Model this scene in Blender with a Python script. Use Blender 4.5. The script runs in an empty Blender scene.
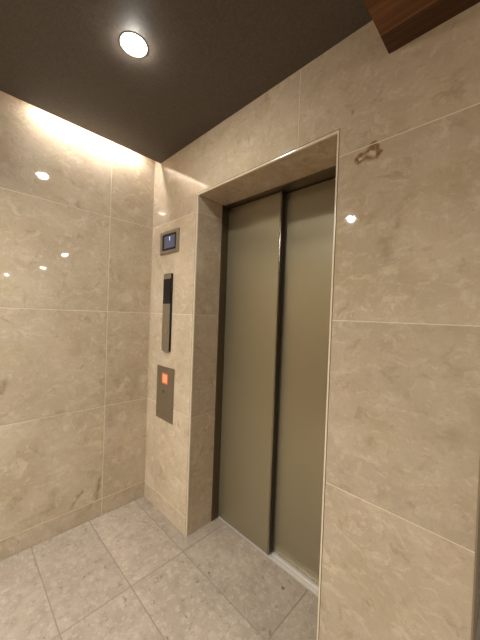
import bpy, bmesh, math
from mathutils import Matrix, Vector

scene = bpy.context.scene
COL = scene.collection

# ------------------------------------------------------------------ helpers
def obj(name, bm, mats, parent=None, bevel=0.0, seg=2):
    me = bpy.data.meshes.new(name)
    bm.normal_update()
    bm.to_mesh(me); bm.free()
    o = bpy.data.objects.new(name, me)
    COL.objects.link(o)
    for m in (mats if isinstance(mats, (list, tuple)) else [mats]):
        me.materials.append(m)
    if parent is not None:
        o.parent = parent
    if bevel:
        md = o.modifiers.new('bevel', 'BEVEL')
        md.width = bevel; md.segments = seg; md.limit_method = 'ANGLE'
        md.harden_normals = False
    return o

def thing(name, label, cat, loc, group=None):
    o = bpy.data.objects.new(name, None); COL.objects.link(o)
    o.location = loc; o['label'] = label; o['category'] = cat
    if group: o['group'] = group
    return o

def struct(o, label=None, cat=None):
    o['kind'] = 'structure'
    if label: o['label'] = label
    if cat: o['category'] = cat
    return o

def box(bm, lo, hi, mat=0, tid=None, tone=0.0):
    x0, y0, z0 = lo; x1, y1, z1 = hi
    v = [bm.verts.new(p) for p in ((x0,y0,z0),(x1,y0,z0),(x1,y1,z0),(x0,y1,z0),
                                   (x0,y0,z1),(x1,y0,z1),(x1,y1,z1),(x0,y1,z1))]
    fs = []
    for q in ((3,2,1,0),(4,5,6,7),(0,1,5,4),(1,2,6,5),(2,3,7,6),(3,0,4,7)):
        f = bm.faces.new([v[i] for i in q]); f.material_index = mat; fs.append(f)
    if tid is not None:
        lay = bm.faces.layers.float.get('tile_id') or bm.faces.layers.float.new('tile_id')
        for f in fs: f[lay] = tid
        if tone:
            l2 = bm.faces.layers.float.get('tone')
            for f in fs: f[l2] = tone
    return fs

def newbm():
    bm = bmesh.new(); bm.faces.layers.float.new('tile_id'); bm.faces.layers.float.new('tone'); return bm

def cyl(bm, c, r, h, axis='z', n=40, mat=0, r2=None):
    """closed frustum from c along +axis by h"""
    r2 = r if r2 is None else r2
    def P(a, rr, t):
        u, w = rr*math.cos(a), rr*math.sin(a)
        return {'z': (c[0]+u, c[1]+w, c[2]+t), 'y': (c[0]+u, c[1]+t, c[2]+w), 'x': (c[0]+t, c[1]+u, c[2]+w)}[axis]
    A = [bm.verts.new(P(2*math.pi*i/n, r, 0)) for i in range(n)]
    B = [bm.verts.new(P(2*math.pi*i/n, r2, h)) for i in range(n)]
    fs = [bm.faces.new((A[i], A[(i+1)%n], B[(i+1)%n], B[i])) for i in range(n)]
    for f in fs: f.smooth = True
    fs.append(bm.faces.new(A[::-1])); fs.append(bm.faces.new(B))
    for f in fs: f.material_index = mat
    bmesh.ops.recalc_face_normals(bm, faces=fs)

def lathe(bm, c, prof, n=48, mat=0):
    """open profile (r, z) spun about the vertical through c"""
    rings = [[bm.verts.new((c[0]+r*math.cos(2*math.pi*i/n), c[1]+r*math.sin(2*math.pi*i/n), c[2]+z)) for i in range(n)] for r, z in prof]
    for a, b in zip(rings, rings[1:]):
        for i in range(n):
            f = bm.faces.new((a[i], a[(i+1)%n], b[(i+1)%n], b[i])); f.smooth = True; f.material_index = mat

# ------------------------------------------------------------------ node helpers
class NT:
    def __init__(s, name):
        s.m = bpy.data.materials.new(name); s.m.use_nodes = True
        s.t = s.m.node_tree; s.n = s.t.nodes
        s.b = s.n['Principled BSDF']
    def put(s, sock, v):
        if hasattr(v, 'is_linked') or isinstance(v, bpy.types.NodeSocket): s.t.links.new(v, sock)
        else: sock.default_value = v
    def node(s, typ, **kw):
        n = s.n.new(typ)
        for k, v in kw.items(): setattr(n, k, v)
        return n
    def math(s, op, a, b=0.0, c=0.0, clamp=False):
        n = s.node('ShaderNodeMath', operation=op, use_clamp=clamp)
        s.put(n.inputs[0], a); s.put(n.inputs[1], b); s.put(n.inputs[2], c)
        return n.outputs[0]
    def vmath(s, op, a, b=(0,0,0), out=0, scale=None):
        n = s.node('ShaderNodeVectorMath', operation=op)
        s.put(n.inputs[0], a); s.put(n.inputs[1], b)
        if scale is not None: s.put(n.inputs['Scale'], scale)
        return n.outputs[out]
    def noise(s, vec, scale, detail=4, rough=.55, dist=0, out='Fac'):
        n = s.node('ShaderNodeTexNoise')
        s.put(n.inputs['Vector'], vec); s.put(n.inputs['Scale'], scale); s.put(n.inputs['Detail'], detail)
        s.put(n.inputs['Roughness'], rough); s.put(n.inputs['Distortion'], dist)
        return n.outputs[out]
    def voro(s, vec, scale, feature='F1', out='Distance', rnd=1.0):
        n = s.node('ShaderNodeTexVoronoi', feature=feature)
        s.put(n.inputs['Vector'], vec); s.put(n.inputs['Scale'], scale); s.put(n.inputs['Randomness'], rnd)
        return n.outputs[out]
    def rng(s, v, a, b, c=0.0, d=1.0):
        n = s.node('ShaderNodeMapRange', interpolation_type='SMOOTHSTEP')
        for i, x in enumerate((v, a, b, c, d)): s.put(n.inputs[i], x)
        return n.outputs[0]
    def mix(s, f, a, b, blend='MIX'):
        n = s.node('ShaderNodeMix', data_type='RGBA', blend_type=blend)
        s.put(n.inputs[0], f)
        s.put(n.inputs[6], a if not isinstance(a, tuple) else (*a, 1)); s.put(n.inputs[7], b if not isinstance(b, tuple) else (*b, 1))
        return n.outputs[2]
    def bump(s, h, strength, dist):
        n = s.node('ShaderNodeBump'); s.put(n.inputs['Height'], h)
        n.inputs['Strength'].default_value = strength; n.inputs['Distance'].default_value = dist
        s.t.links.new(n.outputs[0], s.b.inputs['Normal'])
    def coord(s, per_tile=True):
        co = s.node('ShaderNodeTexCoord').outputs['Object']
        if not per_tile: return co, co, None
        at = s.node('ShaderNodeAttribute', attribute_name='tile_id').outputs['Fac']
        wn = s.node('ShaderNodeTexWhiteNoise', noise_dimensions='1D'); s.put(wn.inputs['W'], at)
        off = s.vmath('SCALE', wn.outputs['Color'], scale=23.0)
        return co, s.vmath('ADD', co, off), wn.outputs['Value']
    def segdist(s, p, a, b):
        a = Vector(a); b = Vector(b); ba = b - a
        pa = s.vmath('SUBTRACT', p, tuple(a))
        h = s.math('DIVIDE', s.vmath('DOT_PRODUCT', pa, tuple(ba), out=1), max(ba.dot(ba), 1e-9), clamp=True)
        return s.vmath('LENGTH', s.vmath('SUBTRACT', pa, s.vmath('SCALE', tuple(ba), scale=h)), out=1)

def plain(name, col, rough=.5, metal=0.0, emit=None, es=0.0, spec=.5):
    k = NT(name)
    k.b.inputs['Base Color'].default_value = (*col, 1)
    k.b.inputs['Roughness'].default_value = rough
    k.b.inputs['Metallic'].default_value = metal
    k.b.inputs['Specular IOR Level'].default_value = spec
    if emit:
        k.b.inputs['Emission Color'].default_value = (*emit, 1)
        k.b.inputs['Emission Strength'].default_value = es
    return k

def brushed(name, col, rough, metal, along='z', amp=.10, rv=.08):
    k = plain(name, col, rough, metal)
    co = k.node('ShaderNodeTexCoord').outputs['Object']
    s = {'z': (420, 420, 3), 'x': (3, 420, 420)}[along]
    n = k.noise(k.vmath('MULTIPLY', co, s), 1.0, 3)
    k.put(k.b.inputs['Base Color'], k.mix(k.rng(n, .3, .7), tuple(c*(1-amp) for c in col), tuple(min(1, c*(1+amp)) for c in col)))
    k.put(k.b.inputs['Roughness'], k.rng(n, .3, .7, rough-rv/2, rough+rv/2))
    return k.m

# ------------------------------------------------------------------ stone
def marble(name, stains=(), dots=(), rings=()):
    k = NT(name)
    co, p, rnd = k.coord()
    w = k.noise(p, 5.0, 3, out='Color')
    pw = k.vmath('ADD', p, k.vmath('SCALE', k.vmath('SUBTRACT', w, (.5,.5,.5)), scale=.16))
    big = k.noise(p, 2.6, 5, .6, .6)
    med = k.noise(pw, 9.0, 5, .65, .3)
    fine = k.noise(pw, 46.0, 4, .6)
    c = k.mix(k.rng(big, .33, .68), MC['dark'], MC['light'])
    # pale shell-like patches with torn outlines, and small flecks
    w2 = k.noise(p, 24.0, 4, .65, out='Color')
    pf = k.vmath('ADD', pw, k.vmath('SCALE', k.vmath('SUBTRACT', w2, (.5,.5,.5)), scale=.055))
    f1 = k.noise(k.vmath('MULTIPLY', pf, (1, 1, 1.35)), 11.0, 6, .62, .5)
    c = k.mix(k.math('MULTIPLY', k.rng(f1, .52, .68), .72), c, MC['shell'])
    f2 = k.noise(k.vmath('MULTIPLY', k.vmath('ADD', pf, (5.5, 2.5, 7.5)), (1, 1, 1.5)), 27.0, 6, .66, .6)
    c = k.mix(k.math('MULTIPLY', k.rng(f2, .55, .68), .68), c, MC['shell'])
    f3 = k.noise(k.vmath('ADD', pf, (1.5, 8.5, 3.5)), 15.0, 6, .66, .4)
    c = k.mix(k.math('MULTIPLY', k.rng(f3, .54, .70), .60), c, MC['brown'])
    vc2 = k.voro(k.vmath('MULTIPLY', pf, (1, 1, 1.7)), 30.0, out='Color')
    sep2 = k.node('ShaderNodeSeparateColor'); k.put(sep2.inputs[0], vc2)
    c = k.mix(k.math('MULTIPLY', k.math('MULTIPLY', k.rng(sep2.outputs[1], .70, .95), k.rng(f2, .40, .60)), .35), c, MC['shell'])
    # grey-olive clouds and brownish smudges
    c = k.mix(k.math('MULTIPLY', k.rng(med, .47, .70), .55), c, MC['cloud'])
    c = k.mix(k.math('MULTIPLY', k.rng(fine, .50, .80), .36), c, MC['cloud'])
    sm = k.noise(k.vmath('ADD', p, (7.1, 3.3, 1.7)), 4.2, 6, .72, 1.2)
    c = k.mix(k.math('MULTIPLY', k.rng(sm, .57, .76), .62), c, MC['brown'])
    # pinkish and yellowish drifts, fine grain
    c = k.mix(k.math('MULTIPLY', k.rng(k.noise(k.vmath('ADD', p, (4.4, 1.2, 8.8)), 5.0, 3, .6), .45, .70), .45), c, k.mix(1.0, c, (1.0, .93, .90), 'MULTIPLY'))
    c = k.mix(k.math('MULTIPLY', k.rng(k.noise(k.vmath('ADD', p, (14.4, 3.2, 2.8)), 6.0, 3, .6), .45, .70), .5), c, k.mix(1.0, c, (.97, .97, .84), 'MULTIPLY'))
    gr = k.noise(p, 130.0, 3, .7)
    c = k.mix(k.math('MULTIPLY', k.rng(gr, .35, .70), .22), c, MC['cloud'])
    # hairline pale veins
    ve = k.noise(k.vmath('ADD', p, (2.2, 9.1, 4.4)), 3.4, 4, .6, 1.5)
    vein = k.math('MULTIPLY', k.rng(k.math('ABSOLUTE', k.math('SUBTRACT', ve, .5)), .008, .0), .10)
    c = k.mix(vein, c, MC['shell'])
    # tiny pits
    pit = k.math('MULTIPLY', k.rng(k.voro(p, 15.0), .05, .025), k.rng(k.noise(p, 6.0, 1), .56, .60))
    c = k.mix(k.math('MULTIPLY', pit, .55), c, MC['brown'])
    # the stone's own brown fossil marks
    wob = k.vmath('SCALE', k.vmath('SUBTRACT', k.noise(co, 55.0, 3, out='Color'), (.5,.5,.5)), scale=.028)
    pc = k.vmath('ADD', co, wob)
    for a, b, r, s in stains:
        d = k.segdist(pc, a, b)
        f = k.math('MULTIPLY', k.rng(d, r*1.25, 0.0), k.rng(k.noise(co, 38.0, 3), .30, .58, s*.45, s))
        c = k.mix(f, c, MC['stain'])
    for a, r, s in rings:
        d = k.vmath('LENGTH', k.vmath('SUBTRACT', pc, a), out=1)
        c = k.mix(k.rng(d, r, r*.5, 0, s), c, MC['shell'])
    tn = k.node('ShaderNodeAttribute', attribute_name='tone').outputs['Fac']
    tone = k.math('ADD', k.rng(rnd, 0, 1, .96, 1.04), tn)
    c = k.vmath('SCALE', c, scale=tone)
    k.put(k.b.inputs['Base Color'], c)
    k.put(k.b.inputs['Roughness'], .035)
    k.b.inputs['IOR'].default_value = 1.52
    k.bump(k.noise(co, 3.0, 2), .03, .003)
    return k.m

MC = dict(dark=(.51,.40,.285), light=(.62,.505,.375), shell=(.71,.60,.465), cloud=(.465,.38,.265), brown=(.38,.265,.165), stain=(.22,.125,.055))

fossil = [(1.547,2.012),(1.562,2.027),(1.586,2.029),(1.598,2.047),(1.611,2.050),(1.605,2.036),(1.624,2.028),(1.629,2.011),(1.617,1.997),(1.582,2.008),(1.559,2.003),(1.547,2.012)]
bst = [((a[0],0,a[1]), (b[0],0,b[1]), .0115, .85) for a, b in zip(fossil, fossil[1:])]
bst += [((1.618,0,2.034), (1.630,0,2.010), .011, .8),
        ((.424,0,.690), (.428,0,.668), .016, .4), ((1.088,0,2.48), (1.096,0,2.43), .022, .28), ((1.525,0,2.206), (1.527,0,2.204), .008, .6),
        ((1.655,0,1.69), (1.672,0,1.63), .030, .30), ((1.70,0,1.78), (1.69,0,1.70), .03, .20)]
lst = [((0,-.330,.262), (0,-.350,.128), .014, .55), ((0,-.335,.24), (0,-.360,.16), .020, .30), ((0,-.443,.212), (0,-.500,.140), .012, .45),
       ((0,-.440,.214), (0,-.470,.200), .013, .45), ((0,-.60,.186), (0,-.76,.172), .018, .22), ((0,-.852,.995), (0,-.866,.940), .022, .55), ((0,-.70,.56), (0,-.66,.52), .02, .2)]
M_back = marble('beige_marble', bst, rings=[((1.560,0,2.014), .008, .7), ((1.603,0,2.018), .014, .35)])
M_left = marble('beige_marble_side', lst)
M_plainmarble = marble('beige_marble_hall')

def groutm(name, col):
    k = plain(name, col, .7)
    co = k.node('ShaderNodeTexCoord').outputs['Object']
    k.put(k.b.inputs['Base Color'], k.mix(k.noise(co, 90, 3), tuple(c*.85 for c in col), tuple(min(1, c*1.1) for c in col)))
    return k.m
M_grout = groutm('cream_joint', (.80,.69,.51))
M_fgrout = groutm('grey_floor_joint', (.27,.215,.165))
M_arris = groutm('cream_arris', (.84,.72,.54)); M_arris.node_tree.nodes['Principled BSDF'].inputs['Roughness'].default_value = .22

def floor_stone():
    k = NT('grey_beige_limestone')
    co, p, rnd = k.coord()
    w = k.noise(p, 12.0, 3, out='Color')
    pw = k.vmath('ADD', p, k.vmath('SCALE', k.vmath('SUBTRACT', w, (.5,.5,.5)), scale=.05))
    c = k.mix(k.rng(k.noise(p, 4.0, 5, .6, .4), .32, .68), (.465,.368,.285), (.565,.455,.355))
    c = k.mix(k.math('MULTIPLY', k.rng(k.noise(pw, 20.0, 5, .7), .45, .68), .70), c, (.365,.295,.235))
    pw = k.vmath('ADD', pw, k.vmath('SCALE', k.vmath('SUBTRACT', k.noise(p, 45.0, 3, .6, out='Color'), (.5,.5,.5)), scale=.035))
    vc = k.voro(pw, 30.0, out='Color'); sep = k.node('ShaderNodeSeparateColor'); k.put(sep.inputs[0], vc)
    c = k.mix(k.math('MULTIPLY', k.math('MULTIPLY', k.rng(sep.outputs[0], .66, .74), k.rng(k.voro(pw, 30.0), .7, .1)), .55), c, (.64,.555,.46))
    vc = k.voro(pw, 70.0, out='Color'); sep = k.node('ShaderNodeSeparateColor'); k.put(sep.inputs[0], vc)
    c = k.mix(k.math('MULTIPLY', k.math('MULTIPLY', k.rng(sep.outputs[1], .70, .78), k.rng(k.voro(pw, 70.0), .7, .1)), .52), c, (.70,.62,.52))
    ch = k.noise(k.vmath('ADD', p, (3.1,5.2,0)), 26.0, 3, .6, .8)
    c = k.mix(k.math('MULTIPLY', k.rng(ch, .62, .71), .70), c, (.20,.145,.105))
    gg = k.noise(p, 120.0, 3, .7)
    c = k.mix(k.math('MULTIPLY', k.rng(gg, .35, .70), .22), c, (.34,.27,.21))
    pits = k.math('MULTIPLY', k.rng(k.voro(p, 20.0), .10, .05), k.rng(k.noise(p, 9.0, 1), .54, .6))
    c = k.mix(k.math('MULTIPLY', pits, .6), c, (.19,.14,.10))
    for q, r in (((1.180,.172,0), .013), ((.850,-.053,0), .008)):
        d = k.vmath('LENGTH', k.vmath('SUBTRACT', co, q), out=1)
        c = k.mix(k.rng(d, r, r*.5, 0, .75), c, (.09,.065,.045))
    c = k.vmath('SCALE', c, scale=k.rng(rnd, 0, 1, .72, .80))
    k.put(k.b.inputs['Base Color'], c)
    k.put(k.b.inputs['Roughness'], k.rng(k.noise(p, 30, 3), .3, .7, .42, .58))
    k.bump(k.noise(p, 60.0, 3), .10, .002)
    return k.m
M_floor = floor_stone()

# ceiling film: dark taupe with a fine woven grain
k = plain('dark_taupe_film', (.085,.068,.054), .55, spec=.3)
co = k.node('ShaderNodeTexCoord').outputs['Object']
g1 = k.noise(k.vmath('MULTIPLY', co, (60, 420, 60)), 1.0, 3)
g2 = k.noise(k.vmath('MULTIPLY', co, (420, 60, 60)), 1.0, 3)
gr = k.math('ADD', g1, g2)
k.put(k.b.inputs['Base Color'], k.mix(k.rng(gr, .7, 1.3), (.080,.064,.052), (.122,.098,.080)))
k.bump(gr, .12, .001)
M_ceil = k.m

# wood: boards running along x
k = NT('red_brown_walnut')
co, p, rnd = k.coord()
gr = k.noise(k.vmath('MULTIPLY', p, (2.2, 60, 30)), 1.0, 5, .6, .5)
ring = k.noise(k.vmath('MULTIPLY', p, (.7, 9, 9)), 1.0, 3, .5, 1.0)
c = k.mix(k.rng(gr, .3, .7), (.085,.034,.013), (.15,.066,.026))
c = k.mix(k.math('MULTIPLY', k.rng(ring, .5, .65), .5), c, (.05,.02,.008))
c = k.vmath('SCALE', c, scale=k.rng(rnd, 0, 1, .5, 1.5))
k.put(k.b.inputs['Base Color'], c); k.b.inputs['Roughness'].default_value = .5; k.b.inputs['Specular IOR Level'].default_value = .3
M_wood = k.m

M_bronze = plain('bronze_steel', (.385,.335,.225), .34, .72).m
_n = M_bronze.node_tree; _b = _n.nodes['Principled BSDF']; _t = _n.nodes.new('ShaderNodeCombineXYZ'); _t.inputs[0].default_value = 1.0
_n.links.new(_t.outputs[0], _b.inputs['Tangent']); _b.inputs['Anisotropic'].default_value = .75   # vertical hairline finish
M_frame = brushed('dark_bronze_frame', (.14,.11,.07), .36, .75)
M_edge = brushed('polished_door_edge', (.34,.30,.23), .16, .95)
M_dark = plain('shaft_black', (.012,.010,.008), .8).m
M_sill = brushed('aluminium_sill', (.72,.66,.61), .40, .30, 'x')
M_plate = brushed('warm_steel_plate', (.40,.345,.26), .36, .72)
M_platedk = brushed('bronze_faceplate', (.30,.245,.17), .42, .65)
M_black = plain('black_glass', (.006,.005,.005), .12).m
M_blackp = plain('black_plastic', (.010,.007,.006), .4).m
M_screen = plain('blue_grey_screen', (.02,.02,.03), .18, 0, (.20,.20,.29), .24).m
M_glyph = plain('lit_digit', (.3,.3,.4), .4, 0, (.75,.80,1.0), .7).m
M_orange = plain('lit_orange_button', (.55,.16,.06), .4, 0, (1.0,.36,.20), .40).m
M_orangerim = plain('orange_button_rim', (.42,.12,.04), .4, 0, (1.0,.20,.05), .20).m
M_white = plain('white_enamel', (.75,.73,.70), .45).m
M_lens = plain('downlight_lens', (.9,.9,.9), .5, 0, (1.0,.99,.92), 150.0).m
M_led = plain('led_diffuser', (.9,.9,.9), .5, 0, (1.0,1.0,.98), 18.0).m
M_mark = plain('engraved_mark', (.10,.085,.06), .5).m
M_joint = plain('brown_open_joint', (.16,.115,.07), .8).m
M_sidestrip = plain('dark_brown_strip', (.035,.026,.018), .45).m
M_guard = brushed('brown_corner_guard', (.34,.25,.16), .45, .2)
M_slot = plain('slot_plaster', (.55,.47,.37), .8).m

# ------------------------------------------------------------------ dimensions (metres)
H = 2.507; GAP = .088; ZTOP = 2.74
XL, XR, ZT = .557, 1.4655, 2.15
JD = .205; SD = .225
XE = 1.944; XWOOD = 1.647; ZWOOD = 2.345
HX, YF, YB = 9.3, -4.20, 1.60
ROWS = [0.0, .114, .756, 1.406, 2.050, 2.70]
J = .0037
TH = .012

# ------------------------------------------------------------------ floor
bm = newbm()
box(bm, (-.12, YF-.1, -.12), (HX+.1, .2625, -.0012), 1)
box(bm, (XE-.35, .2625, -.12), (HX+.1, YB+.1, -.0012), 1)
xs = [0.0, .635] + [.635+.64*i for i in range(1, 15)]
ys = [-.077 - .3165*i for i in range(14)][::-1]; ys = [YF] + [y for y in ys if y > YF+.02]
ys += [-.077+.3395, -.077+.3395+.3165, -.077+.3395+.633, -.077+.3395+.9495, 1.5]
tid = 100
for i in range(len(xs)-1):
    for j in range(len(ys)-1):
        x0, x1, y0, y1 = xs[i], xs[i+1], ys[j], ys[j+1]
        if y0 > .2 and x1 < XE-.2: continue
        if y0 > .2: x0 = max(x0, XE-.34)
        tid += 1
        box(bm, (x0+.0026, y0+.0026, -.02), (x1-.0026, y1-.0026, 0), 0, tid)
floor = struct(obj('floor', bm, [M_floor, M_fgrout], bevel=.0012, seg=1))

# ------------------------------------------------------------------ left wall
bm = newbm()
box(bm, (-.12, YF-.1, -.10), (-.0010, .12, ZTOP), 1)
yv = [0.0, -.3135, -1.5935, YF]
for i in range(3):
    for j in range(5):
        tid += 1
        y1, y0 = yv[i], yv[i+1]
        box(bm, (-TH, y0+J/2, ROWS[j]+(J/2 if j else 0)), (0, y1-(J/2 if i else 0.002), ROWS[j+1]-J/2), 0, tid)
box(bm, (-TH, YF, 2.70+J/2), (0, 0, ZTOP), 0, tid+1); tid += 2
struct(obj('wall_left', bm, [M_left, M_grout], bevel=.0006, seg=1))

# ------------------------------------------------------------------ elevator wall with its opening
bm = newbm()
box(bm, (0, .0010, -.10), (XL-.001, .2035, ZTOP), 1)
box(bm, (XL-.001, .0010, ZT+.0010), (XR+.001, .2235, ZTOP), 1)
box(bm, (XR+.001, .0010, -.10), (XE-.0045, .10, ZTOP), 1)
box(bm, (XR+.001, .10, -.10), (XR+.05, .2035, ZTOP), 1)
C = .0085
def wt(x0, x1, z0, z1, l=1, r=1, b=1, t=1, idn=None, tone=0.0):
    global tid
    if idn is None: tid += 1; idn = tid
    box(bm, (x0+l*J/2, 0, z0+b*J/2), (x1-r*J/2, TH, z1-t*J/2), 0, idn, tone)
for j in range(4):
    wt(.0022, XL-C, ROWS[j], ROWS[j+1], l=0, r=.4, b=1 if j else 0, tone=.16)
    wt(XR+C, XE-.004, ROWS[j], ROWS[j+1], l=.4, r=0, b=1 if j else 0)
tid += 1; A = tid; tid += 1; B = tid
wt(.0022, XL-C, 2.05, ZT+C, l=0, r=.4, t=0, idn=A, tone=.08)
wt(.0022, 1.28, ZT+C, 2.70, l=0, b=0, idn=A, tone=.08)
wt(XR+C, XE-.004, 2.05, ZT+C, l=.4, r=0, t=0, idn=B)
wt(1.28, XE-.004, ZT+C, 2.70, r=0, b=0, idn=B)
wt(.0022, XE-.004, 2.70, ZTOP, l=0, r=0)
# reveals of the opening
RR = [0, .756, 1.406, 2.05, ZT]
for j in range(4):
    tid += 2
    b, t = (J/2 if j else 0), (J/2 if j < 3 else 0)
    box(bm, (XL-TH, C, RR[j]+b), (XL, JD, RR[j+1]-t), 0, tid)
    box(bm, (XR, C, RR[j]+b), (XR+TH, JD, RR[j+1]-t), 0, tid+1)
tid += 2
box(bm, (XL-TH, C, ZT), (XR+TH, SD, ZT+TH), 0, tid)
tid += 2
struct(obj('wall_back', bm, [M_back, M_grout], bevel=.0006, seg=1))

# chamfered arris round the opening
bm = newbm()
def prism(pts):
    """pts: list of (a, b) two rings of 3-D points"""
    A = [bm.verts.new(p) for p in pts[0]]; Bv = [bm.verts.new(p) for p in pts[1]]
    n = len(A); fs = []
    for i in range(n): fs.append(bm.faces.new((A[i], A[(i+1)%n], Bv[(i+1)%n], Bv[i])))
    fs.append(bm.faces.new(A[::-1])); fs.append(bm.faces.new(Bv))
    bmesh.ops.recalc_face_normals(bm, faces=fs)
e = .0004
for X, s in ((XL, -1), (XR, 1)):
    ring = lambda z, X=X, s=s: [(X+s*C, -e, z), (X+s*.0022, -e, z), (X-s*e, .0022, z), (X-s*e, C, z), (X+s*C, C, z)]
    prism((ring(0), ring(ZT)))
ringx = lambda x: [(x, -e, ZT+C), (x, -e, ZT+.0022), (x, .0022, ZT-e), (x, C, ZT-e), (x, C, ZT+C)]
prism((ringx(XL-C), ringx(XR+C)))
for lo, hi in (((XL-C-.0024, -.0012, .0), (XL-C, .004, ZT+C)), ((XR+C, -.0012, .0), (XR+C+.0024, .004, ZT+C)),
               ((XL-C-.0024, -.0012, ZT+C), (XR+C+.0024, .004, ZT+C+.0024))):
    box(bm, lo, hi, 1)
struct(obj('trim_1', bm, [M_arris, M_joint]))

# brown metal guard on the outer end of the elevator wall
bm = newbm()
box(bm, (XE-.004, -.0015, 0), (XE, .102, ZWOOD), 0)
struct(obj('trim_2', bm, M_guard))

# ------------------------------------------------------------------ the elevator door
door = bpy.data.objects.new('door_1', None); COL.objects.link(door); door.location = (.5*(XL+XR), .264, 0)
struct(door, 'olive bronze two panel sliding elevator door, closed, in the stone opening', 'elevator door')
door_inv = Matrix.Translation(-Vector(door.location))
def dpart(name, bm, m, **kw):
    o = obj(name, bm, m, door, **kw); o.matrix_parent_inverse = door_inv; return o
bm = newbm()
box(bm, (XL-.03, JD+.0005, .0), (XL+.005, .2615, ZT+.02))
box(bm, (XR-.005, JD+.0005, .0), (XR+.03, .2615, ZT+.02))
box(bm, (XL-.03, SD+.0005, ZT-.006), (XR+.03, .262, ZT+.03))
box(bm, (XL-.08, .262, ZT-.006), (XR+.12, .37, ZT+.03))
dpart('door_frame', bm, M_frame, bevel=.0012)
bm = newbm(); box(bm, (.500, .264, .012), (1.003, .304, 2.140))
p1 = dpart('door_panel', bm, M_bronze, bevel=.003)
bm = newbm(); box(bm, (.9955, .2630, .013), (1.0060, .2750, 2.139))
o = obj('edge_strip', bm, M_edge, p1, bevel=.003, seg=3); o['label'] = 'shiny metal leading edge'
o.matrix_parent_inverse = p1.matrix_world.inverted()
bm = newbm(); box(bm, (1.0025, .2755, .013), (1.0055, .3045, 2.139))  # thin strip added to make the front panel's side face dark
o = obj('side_strip', bm, M_sidestrip, p1); o['label'] = 'dark strip on the side face of the front panel'; o.matrix_parent_inverse = p1.matrix_world.inverted()
bm = newbm(); box(bm, (.950, .313, .012), (1.530, .350, 2.140))
p2 = dpart('door_panel', bm, M_bronze, bevel=.003)
bm = newbm()
for y0, y1 in ((.2635, .270), (.274, .2805), (.2845, .3055), (.3095, .3205), (.3245, .345), (.349, .372)):
    box(bm, (XL-.06, y0, -.012), (XR+.07, y1, .006))
box(bm, (XL-.06, .2635, -.02), (XR+.07, .372, -.011))
sill = dpart('door_sill', bm, M_sill, bevel=.0008); sill['label'] = 'grooved aluminium threshold under the door panels'
bm = newbm(); box(bm, (XL-.10, .40, -.1), (XR+.10, .42, ZTOP))
box(bm, (XL-.10, .19, -.1), (XL-.065, .40, ZTOP)); box(bm, (XR+.10, .10, -.1), (XR+.125, .42, ZTOP))
struct(obj('wall_shaft', bm, M_dark))

# ------------------------------------------------------------------ floor indicator
t = thing('floor_indicator', 'small square-framed floor indicator with blue-grey screen above the slim intercom', 'display', (.247, 0, 1.905))
def part(name, bm, m, par, **kw):
    o = obj(name, bm, m, par, **kw)
    root = par
    while root.parent: root = root.parent
    o.matrix_parent_inverse = Matrix.Translation(-Vector(root.location)) if par.type == 'EMPTY' else par.matrix_parent_inverse @ Matrix.Identity(4)
    if par.type != 'EMPTY': o.matrix_parent_inverse = Matrix.Identity(4)
    return o
def frame_rect(bm, x0, x1, z0, z1, w, y0, y1):
    wl, wr, wb, wt_ = w
    box(bm, (x0, y0, z0), (x0+wl, y1, z1)); box(bm, (x1-wr, y0, z0), (x1, y1, z1))
    box(bm, (x0+wl, y0, z1-wt_), (x1-wr, y1, z1)); box(bm, (x0+wl, y0, z0), (x1-wr, y1, z0+wb))
bm = newbm(); frame_rect(bm, .128, .368, 1.829, 1.986, (.031, .031, .022, .022), -.008, .0)
part('bezel', bm, M_plate, t, bevel=.0015)
bm = newbm(); box(bm, (.157, -.0035, 1.849), (.339, 0, 1.966))
part('screen_surround', bm, M_black, t)
bm = newbm(); box(bm, (.182, -.0048, 1.866), (.315, -.003, 1.951))
scr = part('screen', bm, M_screen, t); scr['label'] = 'dim blue-grey lit screen'
bm = newbm()
gx, gz = .250, 1.930
box(bm, (gx, -.0056, gz-.013), (gx+.006, -.0046, gz+.013)); box(bm, (gx-.005, -.0056, gz+.006), (gx, -.0046, gz+.010))
o = part('digit', bm, M_glyph, scr); o['label'] = 'pale lit floor number one'

# ------------------------------------------------------------------ slim wall station
t = thing('wall_intercom', 'tall slim bronze wall unit with black window below the floor indicator', 'intercom', (.260, 0, 1.413))
X0, X1, PF = .2105, .3075, -.017
bm = newbm(); box(bm, (X0+.003, PF+.004, 1.146), (X1, 0, 1.684))
part('housing', bm, M_blackp, t, bevel=.002)
bm = newbm(); box(bm, (X0, PF, 1.144), (X1-.006, PF+.007, 1.475)); 
part('lower_faceplate', bm, M_plate, t, bevel=.0012)
bm = newbm(); box(bm, (X0, PF, 1.475), (X1-.006, PF+.006, 1.648))
part('display_window', bm, M_black, t, bevel=.0006)
bm = newbm(); box(bm, (X0, PF, 1.648), (X1-.006, PF+.007, 1.686))
part('upper_faceplate', bm, M_plate, t, bevel=.0012)
bm = newbm(); cyl(bm, (.257, PF+.001, 1.281), .0125, -.0045, 'y', 28); cyl(bm, (.257, PF-.003, 1.281), .0085, -.002, 'y', 28)
o = part('push_button', bm, plain('copper_button', (.55,.36,.24), .3, .6).m, t); o['label'] = 'small round coppery button'

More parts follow.
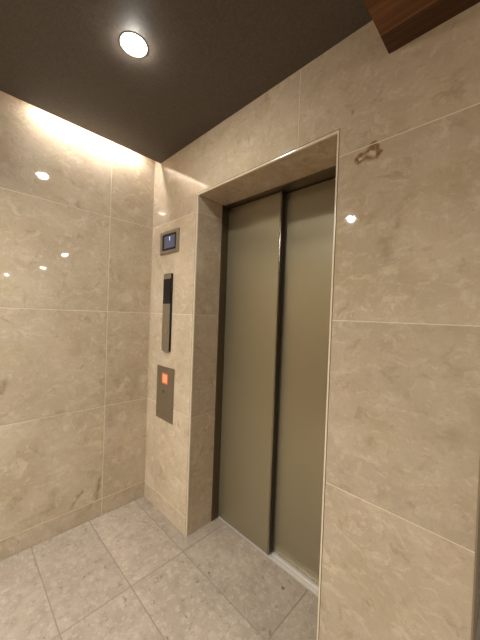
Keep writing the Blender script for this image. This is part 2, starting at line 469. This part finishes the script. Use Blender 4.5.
# ------------------------------------------------------------------ call button plate
t = thing('call_button_panel', 'flush bronze call plate with a lit orange square button', 'button panel', (.250, 0, .845))
bm = newbm(); box(bm, (.139, -.0035, .657), (.363, 0, 1.033))
part('faceplate', bm, M_platedk, t, bevel=.0012)
bm = newbm(); frame_rect(bm, .211, .289, .912, .988, (.009, .009, .009, .009), -.0065, -.003)
rim = part('button_rim', bm, M_orangerim, t, bevel=.0015); rim['label'] = 'deep orange rim'
bm = newbm(); box(bm, (.219, -.0055, .920), (.281, -.003, .980))
b_ = part('call_button', bm, M_orange, t, bevel=.0015); b_['label'] = 'glowing orange square'
bm = newbm()
cyl(bm, (.233, -.003, .857), .013, -.0015, 'y', 28); box(bm, (.2315, -.0050, .850), (.2345, -.0044, .864))
o = part('key_switch', bm, M_mark, t); o['label'] = 'small dark round key mark'
bm = newbm(); box(bm, (.150, -.0039, .692), (.352, -.0034, .6932))
part('cover_seam', bm, M_mark, t)

# ------------------------------------------------------------------ ceilings
bm = newbm()
DL = [(.835, -.552), (.677, -1.938)]
RH = .050
def slab_with_holes(bm, x0, x1, y0, y1, z, th, holes, r, mat=0, n=48):
    """flat slab (underside at z) with round holes cut through"""
    vs = []
    edges = []
    def loop(pts):
        v = [bm.verts.new(p) for p in pts]; vs.extend(v)
        for i in range(len(v)): edges.append(bm.edges.new((v[i], v[(i+1)%len(v)])))
    loop([(x0,y0,z),(x1,y0,z),(x1,y1,z),(x0,y1,z)])
    for hx, hy in holes: loop([(hx+r*math.cos(2*math.pi*i/n), hy+r*math.sin(2*math.pi*i/n), z) for i in range(n)])
    res = bmesh.ops.triangle_fill(bm, use_beauty=True, use_dissolve=False, edges=edges)
    fs = [g for g in res['geom'] if isinstance(g, bmesh.types.BMFace)]
    for f in fs: f.normal_update()
    for f in fs:
        if f.normal.z > 0: f.normal_flip()
        f.material_index = mat
    ex = bmesh.ops.extrude_face_region(bm, geom=fs, use_keep_orig=True)
    bmesh.ops.translate(bm, vec=(0,0,th), verts=[g for g in ex['geom'] if isinstance(g, bmesh.types.BMVert)])
slab_with_holes(bm, GAP, XWOOD+.05, YF, 0.0, H, .018, DL, RH)
struct(obj('ceiling', bm, [M_ceil]))
bm = newbm()
box(bm, (GAP, YF, H+.018), (GAP+.012, 0, ZTOP), 0)
box(bm, (-.12, YF-.1, ZTOP), (HX+.1, YB+.1, ZTOP+.05), 0)
struct(obj('ceiling_slot', bm, M_slot))

# timber soffit, lower than the dark ceiling
bm = newbm()
WD = [(2.55, -.80), (3.198, .194), (5.29, .295), (7.854, -.031), (2.2, -2.0), (6.0, -1.35)]
yb = YF; i = 0
cuts = [-.085 - .17*q for q in range(25)]
ycuts = sorted([YF, YB] + [c for c in cuts if c > YF+.03] + [.085+.17*q for q in range(9) if .085+.17*q < YB-.03])
for a, b in zip(ycuts, ycuts[1:]):
    tid += 1
    lim = XWOOD if a < -.01 and b <= .0 else XWOOD
    if a < 0 < b:
        box(bm, (XWOOD, a+.0005, ZWOOD), (HX, -.001, ZWOOD+.02), 0, tid)
        box(bm, (XE+.001, -.001, ZWOOD), (HX, b-.0005, ZWOOD+.02), 0, tid)
    elif a >= 0:
        box(bm, (XE+.001, a+.0005, ZWOOD), (HX, b-.0005, ZWOOD+.02), 0, tid)
    else:
        box(bm, (XWOOD, a+.0005, ZWOOD), (HX, b-.0005, ZWOOD+.02), 0, tid)
tid += 1
box(bm, (XWOOD+.0005, YF, ZWOOD+.0205), (XWOOD+.02, -.001, H), 0, tid)
struct(obj('ceiling_timber', bm, [M_wood]))

# ------------------------------------------------------------------ the rest of the lobby
bm = newbm()
for i in range(8):
    for j in range(5):
        tid += 1
        x0 = max(0, -.4+1.28*i); x1 = min(HX, -.4+1.28*(i+1))
        if x1 <= x0: continue
        box(bm, (x0+J/2, YF-TH, ROWS[j]+(J/2 if j else 0)), (x1-J/2, YF, ROWS[j+1]-J/2), 0, tid)
box(bm, (0, YF-.1, -.1), (HX+.1, YF-.001, ZTOP), 1)
struct(obj('wall_front', bm, [M_plainmarble, M_grout]))
bm = newbm()
for j in range(5):
    tid += 1
    box(bm, (HX, YF, ROWS[j]+(J/2 if j else 0)), (HX+TH, YB, ROWS[j+1]-J/2), 0, tid)
box(bm, (HX+.001, YF, -.1), (HX+.1, YB, ZTOP), 1)
struct(obj('wall_right', bm, [M_plainmarble, M_grout]))
bm = newbm()
for i in range(6):
    for j in range(5):
        tid += 1
        x0, x1 = 1.62+1.28*i, min(HX, 1.62+1.28*(i+1))
        box(bm, (x0+J/2, YB, ROWS[j]+(J/2 if j else 0)), (x1-J/2, YB+TH, ROWS[j+1]-J/2), 0, tid)
box(bm, (1.60, YB+.001, -.1), (HX, YB+.1, ZTOP), 1)
struct(obj('wall_hall', bm, [M_plainmarble, M_grout]))
bm = newbm()
box(bm, (1.60, .42, -.1), (1.62, YB, ZTOP), 0); box(bm, (1.5905, .10, -.1), (1.60, YB, ZTOP), 0)
struct(obj('wall_return', bm, [M_slot]))

# ------------------------------------------------------------------ lamps
WARM = (1.0, 1.0, .93)
def downlight(x, y, z, label, power, group='recessed downlights in the dark ceiling', spread=2.6, surface=False):
    if surface:
        z -= .062; group = 'surface downlights under the timber soffit'
    t = thing('surface_downlight' if surface else 'recessed_downlight', label, 'ceiling light', (x, y, z), group)
    r = RH
    if surface:
        bm = newbm(); lathe(bm, (0,0,0), [(r-.0005, 0), (r+.004, 0), (r+.004, .058), (r+.010, .062), (0.001, .062)])
        obj('drum', bm, M_white, t)
    bm = newbm()
    if not surface: lathe(bm, (0,0,0), [(r-.0005, .0175), (r-.0005, -.0008), (r+.004, -.0018), (r+.006, -.0008), (r+.006, 0.0), (r-.0005, 0.0)][::1])
    if not surface: obj('trim_ring', bm, M_trimring, t)
    else: bm.free()
    bm = newbm()
    lathe(bm, (0,0,0), [(r-.001, 0.0), (r-.004, .008), (.0385, .013), (.0385, .05), (0.001, .0505)])
    obj('reflector_can', bm, M_white, t)
    bm = newbm(); lathe(bm, (0,0,0), [(.0375, .012)] + [(max(.038*math.cos(q*math.pi/20), .0004), .003-.022*math.sin(q*math.pi/20)) for q in range(11)])
    o = obj('lens', bm, M_lens, t); o['label'] = 'glowing warm white lens'
    L = bpy.data.lights.new('downlight_beam', 'AREA'); L.shape = 'DISK'; L.size = .05; L.energy = power; L.color = WARM; L.spread = spread
    lo = bpy.data.objects.new('downlight_beam', L); COL.objects.link(lo); lo.parent = t; lo.location = (0, 0, -.0205)
    return t
M_trimring = plain('dark_trim_ring', (.30,.26,.21), .4).m
downlight(*DL[0], H, 'round recessed downlight glowing in the dark ceiling before the elevator', 1.2)
downlight(*DL[1], H, 'round recessed downlight in the dark ceiling farther from the elevator wall', 32.0)
names = ['surface downlight under the timber soffit beside the dark ceiling, nearest the elevator wall',
         'surface downlight under the timber soffit just past the elevator wall end', 'surface downlight midway along the timber soffit of the hall',
         'surface downlight at the far right end of the timber soffit', 'surface downlight under the timber soffit near the front wall of the lobby',
         'surface downlight under the timber soffit by the front wall, deeper in the hall']
for (x, y), n in zip(WD, names):
    downlight(x, y, ZWOOD, n, {WD[0]: 0.5, WD[4]: 8.0}.get((x, y), 5.0), surface=True, spread=2.15 if (x, y) == WD[4] else 2.6)

t = thing('cove_light', 'linear warm light hidden in the slot between dark ceiling and left wall', 'cove light', (.064, -.435, H+.062))
bm = newbm(); box(bm, (-.016, -.315, .004), (.016, .315, .024)); obj('housing', bm, M_white, t, bevel=.002)
bm = newbm(); box(bm, (-.010, -.31, -.002), (.010, .31, .0045)); o = obj('diffuser', bm, M_led, t, bevel=.002); o['label'] = 'glowing warm white strip'
for y in (-.27, .27):
    bm = newbm(); box(bm, (-.0635, y-.012, .010), (-.016, y+.012, .022)); obj('bracket', bm, M_white, t)
L = bpy.data.lights.new('cove_glow', 'AREA'); L.shape = 'RECTANGLE'; L.size = .018; L.size_y = .61; L.energy = 1.9; L.color = (1.0, 1.0, 1.0)
lo = bpy.data.objects.new('cove_glow', L); COL.objects.link(lo); lo.parent = t; lo.location = (0, 0, -.004)

# ------------------------------------------------------------------ world, camera, view
w = bpy.data.worlds.new('lobby_air'); scene.world = w; w.use_nodes = True
w.node_tree.nodes['Background'].inputs[0].default_value = (1, .85, .66, 1)
w.node_tree.nodes['Background'].inputs[1].default_value = 0.0

cam = bpy.data.cameras.new('camera'); co_ = bpy.data.objects.new('camera', cam); COL.objects.link(co_)
R_ = Vector((0.71246427, 0.70074182, 0.03681797)); U_ = Vector((-0.03642221, -0.01546877, 0.99921676)); F_ = Vector((-0.7007625, 0.71324724, -0.01450162))
Mx = Matrix(((R_.x, U_.x, -F_.x, 2.00505), (R_.y, U_.y, -F_.y, -1.06067), (R_.z, U_.z, -F_.z, 1.40956), (0, 0, 0, 1)))
co_.matrix_world = Mx
cam.sensor_fit = 'VERTICAL'; cam.sensor_height = 36.0; cam.lens = 283.4927*36/640
cam.clip_start = .01
scene.camera = co_
vs = scene.view_settings
vs.view_transform = 'Standard'; vs.look = 'None'; vs.gamma = 1.0; vs.exposure = 0.70
vs.use_curve_mapping = False
scene.cycles.use_denoising = True
scene.cycles.max_bounces = 10
scene.cycles.diffuse_bounces = 6
